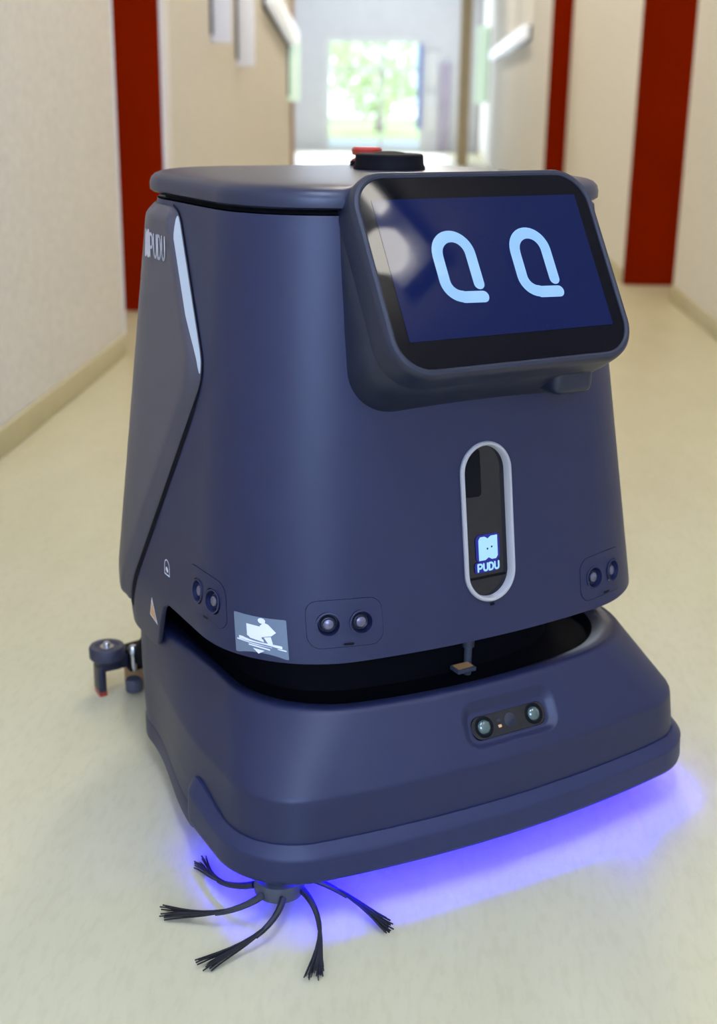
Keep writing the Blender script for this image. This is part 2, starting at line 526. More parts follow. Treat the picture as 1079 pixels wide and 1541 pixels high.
for y, M, lb, gp in ((0.25, M_DIFFC, 'cool white ceiling lamp overhead in front of the robot', None),
                     *[(y, M_DIFF, 'warm white ceiling lamp, number %s along the corridor counted from the robot' % n_, None) for y, n_ in ((3.1, 'one'), (5.5, 'two'), (7.9, 'three'), (10.3, 'four'), (12.7, 'five'))]):
    t = thing('ceiling_lamp', lb, 'lamp', (0.02, y, H), 0, gp)
    MB().box(-0.08, 0.08, -0.6, 0.6, -0.05, 0.0, 0.008).build('lamp_housing', M_LAMPBODY, t)
    MB().box(-0.07, 0.07, -0.58, 0.58, -0.062, -0.048, 0.005).build('diffuser', M, t)

# ================================================================== THE CLEANING ROBOT
PSI = R(29.7333 + 2.9675)
_a = R(CYAW)
TX, TY = 0.0067, 1.3407
ROB = thing('cleaning_robot', 'dark navy floor cleaning robot with tilted eye screen in the middle of the corridor', 'robot',
            (TX * math.cos(_a) - TY * math.sin(_a), TX * math.sin(_a) + TY * math.cos(_a), 0), PSI)

# ---- upper body surface, v = z
ZBO, ZTO = 0.2344, 0.6285
def body_params(z):
    u = (z - ZBO) / (0.6297 - ZBO)
    L = lambda a, b: a * (1 - u) + b * u
    W = L(0.4963, 0.4097)
    if z < ZBO:
        W = 0.4963 - 0.010 * ((ZBO - z) / 0.07) ** 2
    return dict(F=L(0.2516, 0.1905), b=L(0.0338, 0.0387), W=W, rc=L(0.1257, 0.1052), yc=L(0.066, 0.050), rr=0.115)
zs = np.linspace(0.155, 0.64, 60)
rings, AA = [], []
for z in zs:
    o2, A = outline(**body_params(z))
    rings.append(np.c_[o2, np.full(len(o2), z)])
    AA.append(A)
BODY = Surf(zs, rings, AA)

def smooth01(u):
    u = np.clip(u, 0, 1)
    return u * u * (3 - 2 * u)

NT = 181
tt = np.linspace(-1, 1, NT)
def body_bottom(t):
    a = t * BODY.half(ZBO)
    y = BODY.at(np.array([a]), np.array([ZBO]))[0][0][1]
    return ZBO - 0.066 * float(smooth01((y + 0.030) / 0.055) ** 1.0)
zb = np.array([body_bottom(t) for t in tt])

PILL_Z, PILL_HH, PILL_HW = 0.3452, 0.0765, 0.0288
holes = [rrect(PILL_HW - 0.0006, PILL_HH - 0.0006, 0.03, 0, PILL_Z, 10)]
aA = BODY.a_of_x(-0.1525, 0.270)
aB = BODY.a_of_x(0.1505, 0.266)
aC = BODY.a_of_y(-0.1195, 0.273)
mods = [(aA, 0.2695), (aB, 0.2655), (aC, 0.2735), (-aC, 0.2735)]
for a, z in mods:
    holes.append(rrect(0.0365, 0.0222, 0.0125, a, z, 6))
loop = []
zrows = np.linspace(0, 1, 44)
for i in range(NT):                      # bottom left->right
    loop.append((tt[i] * BODY.half(zb[i]), zb[i]))
for v in zrows[1:]:                      # right edge up
    z = zb[-1] + v * (ZTO - zb[-1])
    loop.append((BODY.half(z), z))
for t in tt[::-1][1:]:
    loop.append((t * BODY.half(ZTO), ZTO))
for v in zrows[::-1][1:-1]:
    z = zb[0] + v * (ZTO - zb[0])
    loop.append((-BODY.half(z), z))
extra = []
big = [np.array(h) for h in holes]
def near_hole(p, mg=0.003):
    for h in big:
        if h[:, 0].min() - mg < p[0] < h[:, 0].max() + mg and h[:, 1].min() - mg < p[1] < h[:, 1].max() + mg:
            return True
    return False
for i in range(1, NT - 1):
    for v in zrows[1:-1]:
        z = zb[i] + v * (ZTO - zb[i])
        p = (tt[i] * BODY.half(z), z)
        if not near_hole(p):
            extra.append(p)
P, F = cdt([loop, *holes], extra)
V, Nn = on_surf(BODY, P)
V, Nn, F = list(V), list(Nn), list(F)
def skirt_rows(L, steps):
    """rolled-in edge along an open or closed polyline in surface coordinates; steps = (inward, dz)"""
    global V, Nn, F
    rows = []
    for off, dz in steps:
        p, n = on_surf(BODY, L, -off)
        p[:, 2] += dz
        rows.append((p, n))
    k0 = len(V)
    n = len(L)
    for p, nn in rows:
        V += list(p)
        dn = nn.copy()
        Nn += list(dn)
    for r in range(len(rows) - 1):
        for i in range(n - 1):
            F.append((k0 + r * n + i + 1, k0 + r * n + i, k0 + (r + 1) * n + i, k0 + (r + 1) * n + i + 1))
botL = [(tt[i] * BODY.half(zb[i]), zb[i]) for i in range(NT)]
topL = [(t * BODY.half(ZTO), ZTO) for t in tt]
skirt_rows(botL, [(0, 0), (0.0015, -0.0018), (0.004, -0.002), (0.006, 0.004), (0.008, 0.02)])
skirt_rows(topL, [(0, 0), (0.0012, 0.0012), (0.012, 0.0012)])
for hl in holes:
    skirt_rows(hl + hl[:1], [(0, 0), (0.005, 0)])
body = link('body_shell', V, F, M_SHELL, ROB, normals=Nn)
# inner liner so that no gap shows through
nk = []
for z, F_, W_ in ((0.150, 0.185, 0.40), (0.24, 0.185, 0.40)):
    o2, _ = outline(F_ - 0.01, 0.035, W_ - 0.03, 0.10, 0.06, 0.10, N=161)
    nk.append([(x, y, z) for x, y in o2[:-1]])
MB().loft(nk, True, True, True).build('neck', M_BLACK, ROB)
nk = []
for z, ins in ((0.605, 0.012), (0.645, 0.008)):
    p = body_params(z)
    o2, _ = outline(p['F'] - ins, p['b'], p['W'] - 2 * ins, p['rc'] - ins, 0.055, 0.1, N=161)
    nk.append([(x, y, z) for x, y in o2[:-1]])
MB().loft(nk, True, True, True).build('lid_seal', M_BLACK, ROB)

# ---- lid
LIDR = [(0.633, 0.006), (0.6335, 0.001), (0.6355, -0.0018), (0.642, -0.0020), (0.6470, -0.0005), (0.6505, 0.003), (0.6525, 0.008), (0.6535, 0.014), (0.6542, 0.03), (0.6548, 0.06), (0.6552, 0.10)]
rr_ = []
for z, ins in LIDR:
    o2, _ = outline(0.1905 + 0.003 - ins, 0.0387, 0.408 - 2 * ins, max(0.1052 - ins, 0.02), 0.066, max(0.125 - ins, 0.02), N=241)
    yc_ = -0.2293 + (z - 0.5867) * math.tan(R(31.63)) + 0.016
    rr_.append([(x, max(y, yc_) if abs(x) < 0.122 else y, z) for x, y in o2[:-1]])
lid = MB().loft(rr_, True, True, True).build('lid', M_LID, ROB, sharp=50)

# ---- cap and stop button on the lid
kn = MB().lathe([(0.0385, 0), (0.0385, 0.003), (0.037, 0.0065), (0.0362, 0.0150), (0.0345, 0.0165), (0.020, 0.0168), (0.014, 0.0182), (0.007, 0.0190), (0.0, 0.0192)], (0.047, 0.040, 0.6545), 48).build('filler_cap', M_BLACK, ROB)
st = MB().lathe([(0.017, 0), (0.017, 0.007), (0.013, 0.009), (0.013, 0.011), (0.0165, 0.012), (0.0172, 0.018), (0.015, 0.0205), (0.0, 0.0210)], (0.065, 0.120, 0.6545), 40).build('stop_button', M_RED, ROB)
tag(st, 'red emergency stop button')
MB().lathe([(0.019, 0), (0.019, 0.005), (0.0175, 0.006), (0, 0.006)], (0.065, 0.120, 0.6545), 40).build('button_base', M_BLACK, st)

# ---- side panels
zp = np.array([0.197, 0.46, 0.470, 0.480, 0.490, 0.50, 0.600, 0.609, 0.616, 0.621, 0.624])
yp = np.array([0.0862, -0.0685, -0.0725, -0.0738, -0.0725, -0.0675, -0.0035, 0.002, 0.008, 0.016, 0.026])
prof_d = np.array([0, 0.0004, 0.002, 0.0095, 0.0125, 0.016, 0.05])
prof_o = np.array([-0.002, 0.0012, 0.0030, 0.0085, 0.0100, 0.0105, 0.0105])
rowz = np.r_[0.197 + np.array([0, .0005, .002, .005, .009, .0125, .017]), np.linspace(0.22, 0.45, 26), np.linspace(0.455, 0.505, 16), np.linspace(0.515, 0.595, 10), 0.624 - np.array([.022, .017, .0125, .009, .005, .002, .0005, 0])]
def make_panel(sgn):
    V, Nn_, F = [], [], []
    cols = np.r_[prof_d[:-1], np.linspace(0.022, 1, 22)]
    for z in rowz:
        yl = float(np.interp(z, zp, yp))
        aL = BODY.a_of_y(yl, z)
        aR = -(BODY.half(z) - 0.105)
        wd = aL - aR
        dist = [*prof_d[:-1], *np.linspace(0.022, wd - 0.018, 18), *(wd - prof_d[:-1][::-1])]
        for dd in dist:
            d1 = min(dd, wd - dd)
            dz = min(z - 0.197, 0.624 - z)
            o_ = min(np.interp(d1, prof_d, prof_o), np.interp(dz, prof_d, prof_o))
            p, n = BODY.at(np.array([(aL - dd)]), np.array([z]), np.array([o_]))
            V.append((p[0][0] * -sgn, p[0][1], p[0][2]))
    nc = len(dist)
    for r in range(len(rowz) - 1):
        for i in range(nc - 1):
            q = (r * nc + i, r * nc + i + 1, (r + 1) * nc + i + 1, (r + 1) * nc + i)
            F.append(q)
    o = link('side_panel', V, F, M_PANEL, ROB, smooth=False)
    fixnormals(o)
    o.data.shade_smooth()
    o.data.set_sharp_from_angle(angle=R(24))
    # dark gasket around the panel
    g = MB()
    ring0, ring1 = [], []
    edge = [(float(np.interp(z, zp, yp)), z) for z in np.r_[np.linspace(0.192, 0.455, 24), np.linspace(0.46, 0.5, 12), np.linspace(0.51, 0.624, 20)]]
    for i, (y, z) in enumerate(edge):
        a = BODY.a_of_y(y, z)
        y0, z0 = edge[max(i - 1, 0)]; y1, z1 = edge[min(i + 1, len(edge) - 1)]
        d = np.array([-(y1 - y0), z1 - z0]); d /= np.hypot(*d)
        n2 = np.array([d[1], -d[0]])           # towards the front
        wdt = 0.0028 + 0.0034 * float(smooth01((0.47 - z) / 0.05))
        for R_, kk in ((ring0, -0.004), (ring1, wdt)):
            p, _ = BODY.at(np.array([a + n2[0] * kk]), np.array([z + n2[1] * kk]), np.array([0.0006]))
            R_.append((p[0][0] * -sgn, p[0][1], p[0][2]))
    g.loft([ring0, ring1], closed=False)
    g.build('panel_gasket', M_BLACK, ROB)
    return o
def panel_trim(sgn):
    ra, rb = [], []
    for z in np.linspace(0.478, 0.616, 40):
        y = float(np.interp(z, zp, yp))
        a = BODY.a_of_y(y, z)
        k = max(0.02, min(1, (z - 0.478) / 0.05, (0.616 - z) / 0.02)) ** 0.6
        for R_, dd in ((ra, 0.0004), (rb, 0.0004 + 0.0075 * k)):
            p, _ = BODY.at(np.array([a - dd]), np.array([z]), np.array([float(np.interp(dd, prof_d, prof_o)) + 0.0005]))
            R_.append((p[0][0] * -sgn, p[0][1], p[0][2]))
    return tag(MB().loft([ra, rb], closed=False).build('panel_trim', M_TRIMS, ROB), 'bright silver strip along the panel edge')
panL = make_panel(-1)
panel_trim(-1)
panel_trim(1)
panR = make_panel(1)

# lettering on the left panel: emblem and PUDU
def flat2(name, S, V2, F2, M, parent, off):
    V, Nn_ = on_surf(S, V2, off)
    return link(name, V, F2, M, parent, normals=Nn_)
LH = 0.021
def letter_strokes():
    P_ = [(0, 0), (0, 1), (0.45, 1)] + arcpts(0.45, 0.7, 0.3, 0.3, 90, -90, 7) + [(0.05, 0.4)]
    U_ = [(0, 1), (0, 0.3)] + arcpts(0.37, 0.32, 0.37, 0.32, 180, 360, 9) + [(0.74, 1)]
    D_ = [(0, 0), (0, 1), (0.35, 1)] + arcpts(0.35, 0.5, 0.4, 0.5, 90, -90, 11) + [(0, 0)]
    return [P_, U_, D_, U_]
def word(sc, wx, x0, y0, sw, gap=1.08):
    parts = []
    for k, L in enumerate(letter_strokes()):
        parts.append(stroke([(x0 + (k * gap + x) * wx, y0 + y * sc) for x, y in L], sw, n=8))
    return join2(*parts)
zlog = 0.5835
aU = BODY.a_of_y(0.0145, zlog)
V2, F2 = word(LH, 0.0102, aU - 0.0102 * 3.98, zlog - LH / 2, 0.0030)
flat2('maker_lettering', BODY, V2, F2, M_LOGO, panL, 0.0110)
def emblem(cx, cy, wd, ht):
    """two blocks joined in the middle with notches at top and bottom"""
    h, q = ht / 2, wd / 2
    return [(cx - q, cy - h), (cx - q * .35, cy - h), (cx, cy - h * .8), (cx + q * .35, cy - h), (cx + q * .8, cy - h), (cx + q, cy - h * .75),
            (cx + q, cy + h), (cx + q * .35, cy + h), (cx, cy + h * .8), (cx - q * .35, cy + h), (cx - q * .8, cy + h), (cx - q, cy + h * .75)]
patch('maker_emblem', BODY, emblem(aU - 0.0102 * 4.85, zlog + 0.001, 0.015, 0.027), 0.0110, M_LOGO, panL)

# ---- status window (pill)
ring_prof = [(0.0, -0.004), (0.0, 0.0022), (0.0012, 0.0036), (0.0030, 0.0036), (0.0040, 0.0024), (0.0045, -0.0055)]
rings_ = []
for ins, off in ring_prof:
    L = rrect(PILL_HW - ins, PILL_HH - ins, 0.03, 0, PILL_Z, 14)
    rings_.append(on_surf(BODY, L, off)[0])
ringo = MB().loft(rings_).build('window_ring', M_RING, ROB, sharp=40)
tag(ringo, 'white oval ring')
swin = patch('status_window', BODY, rrect(PILL_HW - 0.0045, PILL_HH - 0.0045, 0.03, 0, PILL_Z, 14), -0.0045, M_GLOSS, ROB)
patch('dark_reflection', BODY, rrect(0.0088, 0.0225, 0.004, -0.0125, 0.3925, 5), -0.0030, M_BLACK, swin, skirt=0.0015)  # dark reflection in the glass, put in as a black patch
patch('lower_cover', BODY, rrect(0.0215, 0.0010, 0.001, 0.0, 0.2915, 5), -0.0036, M_BLACK, swin, skirt=0.001)
patch('glow_plate', BODY, rrect(0.0140, 0.0132, 0.005, 0.0015, 0.3195, 6), -0.0040, M_LEDGLOW, swin)  # blue glow around emblem and letters, put in as emissive plates
patch('glow_plate', BODY, rrect(0.0145, 0.0052, 0.003, 0.0, 0.3015, 6), -0.0039, M_LEDGLOW, swin)
emb = patch('led_emblem', BODY, emblem(0.0015, 0.3195, 0.0215, 0.0225), -0.0030, M_LED, swin, skirt=0.0008)
for dx, dy in ((-0.0010, -0.0005), (0.0040, 0.0008)):
    patch('emblem_eye', BODY, circle(0.0010, 0.0012 + dx, 0.3195 + dy, 10), -0.0026, M_BLACK, swin)
V2, F2 = word(0.0066, 0.0060, -0.0110, 0.2982, 0.0019)
flat2('led_lettering', BODY, V2, F2, M_LED, swin, -0.0032)
patch('drain_slot', BODY, rrect(0.0028, 0.0014, 0.0014, 0.001, 0.2655, 5), 0.0003, M_BLACK, ROB)

# ---- sensor modules with two recessed transducers each
for a0, z0 in mods:
    dx = 0.0156
    c1, c2 = circle(0.0118, a0 - dx, z0, 36), circle(0.0118, a0 + dx, z0, 36)
    mod = patch('sensor_module', BODY, rrect(0.0361, 0.0218, 0.0122, a0, z0, 6), 0.0004, M_SHELL, ROB, holes=[c1, c2], skirt=0.004)
    for s in (-1, 1):
        p, n = BODY.at(np.array([a0 + s * dx]), np.array([z0]), np.array([0.0]))
        ce = p[0]
        ax = tuple(n[0])
        MB().lathe([(0.0119, 0.0004), (0.0119, 0.0012), (0.0102, 0.0014), (0.0104, 0.0004), (0.0098, -0.0035), (0.0088, -0.0075), (0.0, -0.0077)][::-1], ce, 36, ax).build('socket', M_SHELL, mod)
        MB().lathe([(0.0078, -0.0076), (0.0078, -0.0038), (0.0070, -0.0028), (0.0060, -0.0034), (0.0052, -0.0032), (0.0050, -0.0016), (0.0042, -0.0010), (0.0, -0.0007)][::-1], ce, 32, ax).build('transducer', M_POD, mod)
        MB().lathe([(0.0047, -0.0014), (0.0047, -0.0006), (0.0036, 0.0001), (0.0, 0.0004)][::-1], ce, 28, ax).build('transducer_cap', M_SILVER, mod)
    patch('vent_slot', BODY, rrect(0.005, 0.0011, 0.0011, a0 + 0.002, z0 - 0.0188, 4), 0.0007, M_BLACK, mod)

# ---- stickers
zs_ = 0.2545
a1 = BODY.a_of_y(-0.168, zs_)
a2 = BODY.a_of_x(-0.2005, zs_)
aS, hwS = (a1 + a2) / 2, (a2 - a1) / 2
stick = patch('warning_sticker', BODY, rrect(hwS, 0.0182, 0.0008, aS, zs_, 3), 0.0004, M_STICKER, ROB, grid=0.004)
tag(stick, 'grey sticker with a white no sitting pictogram')
k = hwS / 0.42
def sp(L): return [(aS + (x - 0.48) * 2 * k * 0.42, zs_ + (y - 0.5) * 0.0364) for x, y in L]
pic = [sp([(0.24, 0.48), (0.52, 0.44), (0.52, 0.76), (0.24, 0.78)]),
       sp([(0.24, 0.50), (0.30, 0.43), (0.56, 0.38), (0.55, 0.44), (0.45, 0.50)]),
       sp([(0.52, 0.50), (0.70, 0.56), (0.79, 0.66), (0.66, 0.84), (0.58, 0.88), (0.50, 0.78)]),
       sp([(0.56, 0.50), (0.64, 0.34), (0.72, 0.36), (0.69, 0.54)]),
       [(aS + (0.54 - 0.48) * 2 * k * 0.42 + 0.0038 * math.cos(t), zs_ + 0.0150 + 0.0026 * math.sin(t)) for t in np.linspace(0, 2 * math.pi, 14)[:-1]],
       sp([(0.07, 0.36), (0.88, 0.26), (0.88, 0.33), (0.07, 0.43)]),
       sp([(0.03, 0.325), (0.95, 0.205), (0.95, 0.235), (0.03, 0.355)]),
       sp([(0.26, 0.245), (0.66, 0.19), (0.66, 0.225), (0.26, 0.28)]),
       sp([(0.34, 0.19), (0.44, 0.07), (0.56, 0.165)])]
picm = []
for L in pic:
    Lo = L
    ar = sum(Lo[i][0] * Lo[(i + 1) % len(Lo)][1] - Lo[(i + 1) % len(Lo)][0] * Lo[i][1] for i in range(len(Lo)))
    if ar < 0: Lo = Lo[::-1]
    b_ = np.array(Lo)
    ex = [(x, y) for x in np.arange(b_[:, 0].min(), b_[:, 0].max(), 0.003) for y in np.arange(b_[:, 1].min(), b_[:, 1].max(), 0.003) if inside((x, y), Lo)]
    picm.append(cdt([Lo], ex))
V2, F2 = join2(*picm)
flat2('pictogram', BODY, np.array(V2), F2, M_WHITEINK, stick, 0.0009)
# orange triangle
aT = BODY.a_of_y(0.0135, 0.213)
tri = [(aT - 0.010, 0.2035), (aT + 0.011, 0.1985), (aT + 0.002, 0.2265)]
ts_ = patch('hazard_label', BODY, tri, 0.0006, M_WHITEINK, ROB)
tag(ts_, 'small orange warning triangle with white edge')
cT = np.mean(tri, 0)
patch('hazard_triangle', BODY, [tuple(cT + (np.array(p) - cT) * 0.74) for p in tri], 0.0010, M_ORANGE, ts_)
# lock symbol
aL_ = BODY.a_of_y(-0.0245, 0.271)
lk = [(aL_ - 0.0065, 0.264), (aL_ - 0.0065, 0.272)] + arcpts(aL_, 0.272, 0.0065, 0.0065, 180, 0, 9) + [(aL_ + 0.0065, 0.264), (aL_ - 0.0065, 0.264)]
V2, F2 = join2(stroke(lk, 0.0011, n=6), stroke([(aL_ - 0.001, 0.2695), (aL_ + 0.001, 0.2685)], 0.0045, n=8))
flat2('lock_symbol', BODY, V2, F2, M_WHITEINK, ROB, 0.0006)

# ---- base shell, v = length along the profile
BP = [  # z, F, b, W, rc, yc, rr, taper
    (0.050, 0.293, 0.0278, 0.5270, 0.0707, 0.068, 0.075, 0.028),
    (0.078, 0.2945, 0.0278, 0.5260, 0.0707, 0.068, 0.075, 0.026),
    (0.1226, 0.2912, 0.0278, 0.5166, 0.0707, 0.068, 0.075, 0.020),
    (0.1830, 0.2552, 0.0355, 0.4590, 0.1095, 0.068, 0.075, -0.009),
    (0.1855, 0.2515, 0.0355, 0.4530, 0.109, 0.068, 0.075, -0.009),
    (0.1835, 0.2400, 0.0355, 0.4370, 0.107, 0.068, 0.075, -0.005),
    (0.1770, 0.2280, 0.0355, 0.4220, 0.105, 0.068, 0.075, 0.0)]
pv = [0]
for p, q in zip(BP[:-1], BP[1:]):
    pv.append(pv[-1] + math.hypot(q[0] - p[0], q[1] - p[1]))
BPa = np.array(BP)
vv = np.linspace(0, pv[-1], 240)
prm = np.stack([np.interp(vv, pv, BPa[:, i]) for i in range(BPa.shape[1])], 1)
def boxsmooth(p, half):
    q = p.copy()
    for i in range(len(p)):
        h_ = min(half, i, len(p) - 1 - i)
        q[i] = p[i - h_:i + h_ + 1].mean(0)
    return q
sm = boxsmooth(boxsmooth(prm, 3), 2)
rings, AA = [], []
for p in sm:
    o2, A = outline(p[1], p[2], p[3], p[4], p[5], p[6], p[7])
    rings.append(np.c_[o2, np.full(len(o2), p[0])])
    AA.append(A)
BASE = Surf(vv, rings, AA)
# sensor recess in the sloping front
vS = float(np.interp(0.1535, sm[:, 0][:160], vv[:160]))
aSn = 0.012
rec = rrect(0.0565, 0.0240, 0.018, aSn, vS, 8)
NTB = 161
tb = np.linspace(-1, 1, NTB)
def base_low(t):
    """side skirt comes down lower behind the bumper than under it"""
    return 0.0
loop = [(t * BASE.half(vv[0]), vv[0]) for t in tb]
vrow = np.linspace(0, 1, 100)
loop += [(BASE.half(v * vv[-1]), v * vv[-1]) for v in vrow[1:]]
loop += [(t * BASE.half(vv[-1]), vv[-1]) for t in tb[::-1][1:]]
loop += [(-BASE.half(v * vv[-1]), v * vv[-1]) for v in vrow[::-1][1:-1]]
extra = []
rb = np.array(rec)
for t in tb[1:-1]:
    for v in vrow[1:-1]:
        p = (t * BASE.half(v * vv[-1]), v * vv[-1])
        if not (rb[:, 0].min() - .003 < p[0] < rb[:, 0].max() + .003 and rb[:, 1].min() - .003 < p[1] < rb[:, 1].max() + .003):
            extra.append(p)
P, F = cdt([loop, rec], extra)
V, Nn = on_surf(BASE, P)
base = link('base_shell', V, F, M_SHELL, ROB, normals=Nn)
# recess: rounded lip going in to the floor with the glass
rs = []
for ins, off in ((0, 0), (0.0015, -0.0004), (0.004, -0.0022), (0.0075, -0.0050), (0.0092, -0.0058), (0.0100, -0.0060), (0.0125, -0.0060)):
    rs.append(on_surf(BASE, rrect(0.0565 - ins, 0.0240 - ins, max(0.018 - ins, 0.0085), aSn, vS - ins * 0.25, 10), off)[0])
MB().loft(rs).build('sensor_recess', M_SHELL, base, sharp=60)
gl = patch('sensor_glass', BASE, rrect(0.0445, 0.0112, 0.0110, aSn, vS - 0.0030, 8), -0.0052, M_GLOSS, base)
for da in (-0.0300, 0.0305):
    p, n = BASE.at(np.array([aSn + da]), np.array([vS - 0.0027]), np.array([-0.0062]))
    MB().lathe([(0.0105, 0), (0.0105, 0.0012), (0.0088, 0.0016), (0.0076, 0.0010), (0.0, 0.0010)][::-1], p[0], 28, tuple(n[0])).build('lens_rim', M_BLACK, base)
    MB().lathe([(0.0074, 0.0008), (0.0066, 0.0024), (0.0045, 0.0036), (0.0022, 0.0042), (0.0, 0.0044)][::-1], p[0], 28, tuple(n[0])).build('lens', M_LENS, base)
p, n = BASE.at(np.array([aSn + 0.0015]), np.array([vS - 0.0022]), np.array([-0.0062]))
MB().lathe([(0.0072, 0), (0.0068, 0.0012), (0.004, 0.0022), (0.0, 0.0025)][::-1], p[0], 24, tuple(n[0])).build('projector_lens', M_POD, base)
for dv in (-0.0055, 0.0005):
    patch('emitter', BASE, rrect(0.0028, 0.0014, 0.0008, aSn - 0.0125, vS + dv, 3), -0.0056, M_ORANGE if dv < 0 else M_POD, base, skirt=0.0005)
# slot floor inside the rim
o2 = BASE.P[-1]
fl = []
for z, ins in ((0.1772, 0.0), (0.166, 0.004), (0.163, 0.03)):
    o3, _ = outline(0.2280 - ins, 0.0355, 0.422 - 2 * ins, 0.105 - ins * .5, 0.068, 0.075 - ins * .3, N=241)
    fl.append([(x, y, z) for x, y in o3[:-1]])
MB().loft(fl, True, False, True).build('slot_floor', M_BLACK, ROB)
# lower side skirts and under-deck
def lowskirt():
    pts = []
    ts = np.linspace(-BASE.half(0), BASE.half(0), 241)
    P0_, n0_ = BASE.at(ts, np.zeros(241))
    rows = []
    for off, dz in ((0.0, 0.001), (0.0012, -0.001), (0.0012, None), (-0.006, None)):
        r = []
        for p, n in zip(P0_, n0_):
            u = float(smooth01((p[1] + 0.150) / 0.03))
            q = np.array([n[0], n[1], 0]); q /= np.linalg.norm(q)
            z = 0.050 + dz if dz is not None else 0.050 + (-0.020) * u - 0.001
            pp = p + q * off * u
            r.append((pp[0], pp[1], z))
        rows.append(r)
    return MB().loft(rows, closed=False)
lowskirt().build('lower_skirt', M_SHELL, ROB, sharp=40)
ud = []
for z in (0.022, 0.060):
    o3, _ = outline(0.205, 0.02, 0.40, 0.07, 0.04, 0.07, N=121)
    ud.append([(x, y, z) for x, y in o3[:-1]])
MB().loft(ud, True, True, True).build('scrub_deck', M_BLACK, ROB)
ud = []
for z, i_ in ((0.0595, 0.0), (0.085, 0.0)):
    o3, _ = outline(0.289, 0.0278, 0.517, 0.067, 0.035, 0.07, 0.03, N=121)
    ud.append([(x, y, z) for x, y in o3[:-1]])
MB().loft(ud, True, True, True).build('under_tray', M_BLACK, ROB)
for s in (-1, 1):
    MB().lathe([(0.0, -0.02), (0.055, -0.02), (0.06, -0.016), (0.06, 0.016), (0.055, 0.02), (0.0, 0.02)], (s * 0.17, 0.06, 0.06), 40, (1, 0, 0)).build('drive_wheel', M_TYRE, ROB)

# ---- bumper
def bumper():
    F0, b0, W0, rc0 = 0.2945, 0.0278, 0.5260, 0.0707
    o2, A = outline(F0, b0, W0, rc0, 0.068, 0.075, 0.026, N=1201)
    y = o2[:, 1]
    idx = [i for i in range(1201) if y[i] < -0.122]
    i0, i1 = idx[0], idx[-1]
    sel = np.unique(np.r_[np.linspace(i0, i0 + 40, 16).astype(int), np.linspace(i0 + 40, i1 - 40, 150).astype(int), np.linspace(i1 - 40, i1, 16).astype(int)])
    d = np.gradient(o2, axis=0)
    nrm = np.stack([d[:, 1], -d[:, 0]], 1)
    nrm /= np.linalg.norm(nrm, axis=1, keepdims=True)
    step = 2 * A / 1200
    rings = []
    prof = [(-0.004, 0.0800), (0.0003, 0.0812), (0.0015, 0.0812), (0.0088, 0.0722), (0.0104, 0.0700), (0.0102, 0.0672), (0.0114, 0.0500), (0.0106, 0.0462), (0.0075, 0.0440), (0.0010, 0.0440), (-0.010, 0.0475)]
    for i in sel:
        e = min(i - i0, i1 - i) * step
        k = math.sqrt(max(0.0, 1 - (1 - min(1, e / 0.022)) ** 2))
        lift = 0.013 * float(smooth01(1 - e / 0.085))
        r = []
        for off, z in prof:
            zz = z + lift * (z - 0.044) / 0.036
            zc = 0.062 + lift * 0.5
            zz = zc + (zz - zc) * (0.35 + 0.65 * k)
            oo = off * k if off > 0 else off
            r.append((o2[i, 0] + nrm[i, 0] * oo, o2[i, 1] + nrm[i, 1] * oo, zz))
        rings.append(r)
    return MB().loft(rings, closed=True, cap0=True, cap1=True)
bumper().build('bumper', M_BUMPER, ROB, sharp=50)

# ---- blue light strip under the bumper
def strip():
    o2, A = outline(0.279, 0.0278, 0.496, 0.06, 0.05, 0.075, 0.026, N=801)
    d = np.gradient(o2, axis=0)
    nrm = np.stack([d[:, 1], -d[:, 0]], 1)
    nrm /= np.linalg.norm(nrm, axis=1, keepdims=True)
    rg = []
    for i in [i for i in range(0, 801, 5) if o2[i, 1] < -0.15]:
        p, n = o2[i], nrm[i]
        rg.append([(p[0] + n[0] * o, p[1] + n[1] * o, z) for o, z in ((-0.004, 0.0592), (0.004, 0.0592), (0.004, 0.0570), (-0.004, 0.0570))])
    return MB().loft(rg, closed=True, cap0=True, cap1=True)
ls = strip().build('light_strip', M_STRIP, ROB, smooth=False)
tag(ls, 'glowing blue light strip')

# ---- pin and orange tag in the slot
MB().lathe([(0.0, 0.0), (0.0038, 0.0), (0.0040, 0.002), (0.0040, 0.030), (0.006, 0.031), (0.006, 0.07), (0.0, 0.07)], (0.016, -0.189, 0.164), 20).build('bumper_pin', M_HUB, ROB)
tg = MB().box(-0.0065, 0.0155, -0.2060, -0.1900, 0.1745, 0.1790, 0.001).build('slot_label', M_HUB, ROB)
tag(tg, 'small orange label with pale edge')
MB().add([(-0.0050, -0.2045, 0.1793), (0.0140, -0.2030, 0.1793), (0.0140, -0.1915, 0.1793), (-0.0050, -0.1920, 0.1793)], [(0, 1, 2, 3)]).build('label_print', M_ORANGE, tg, smooth=False)

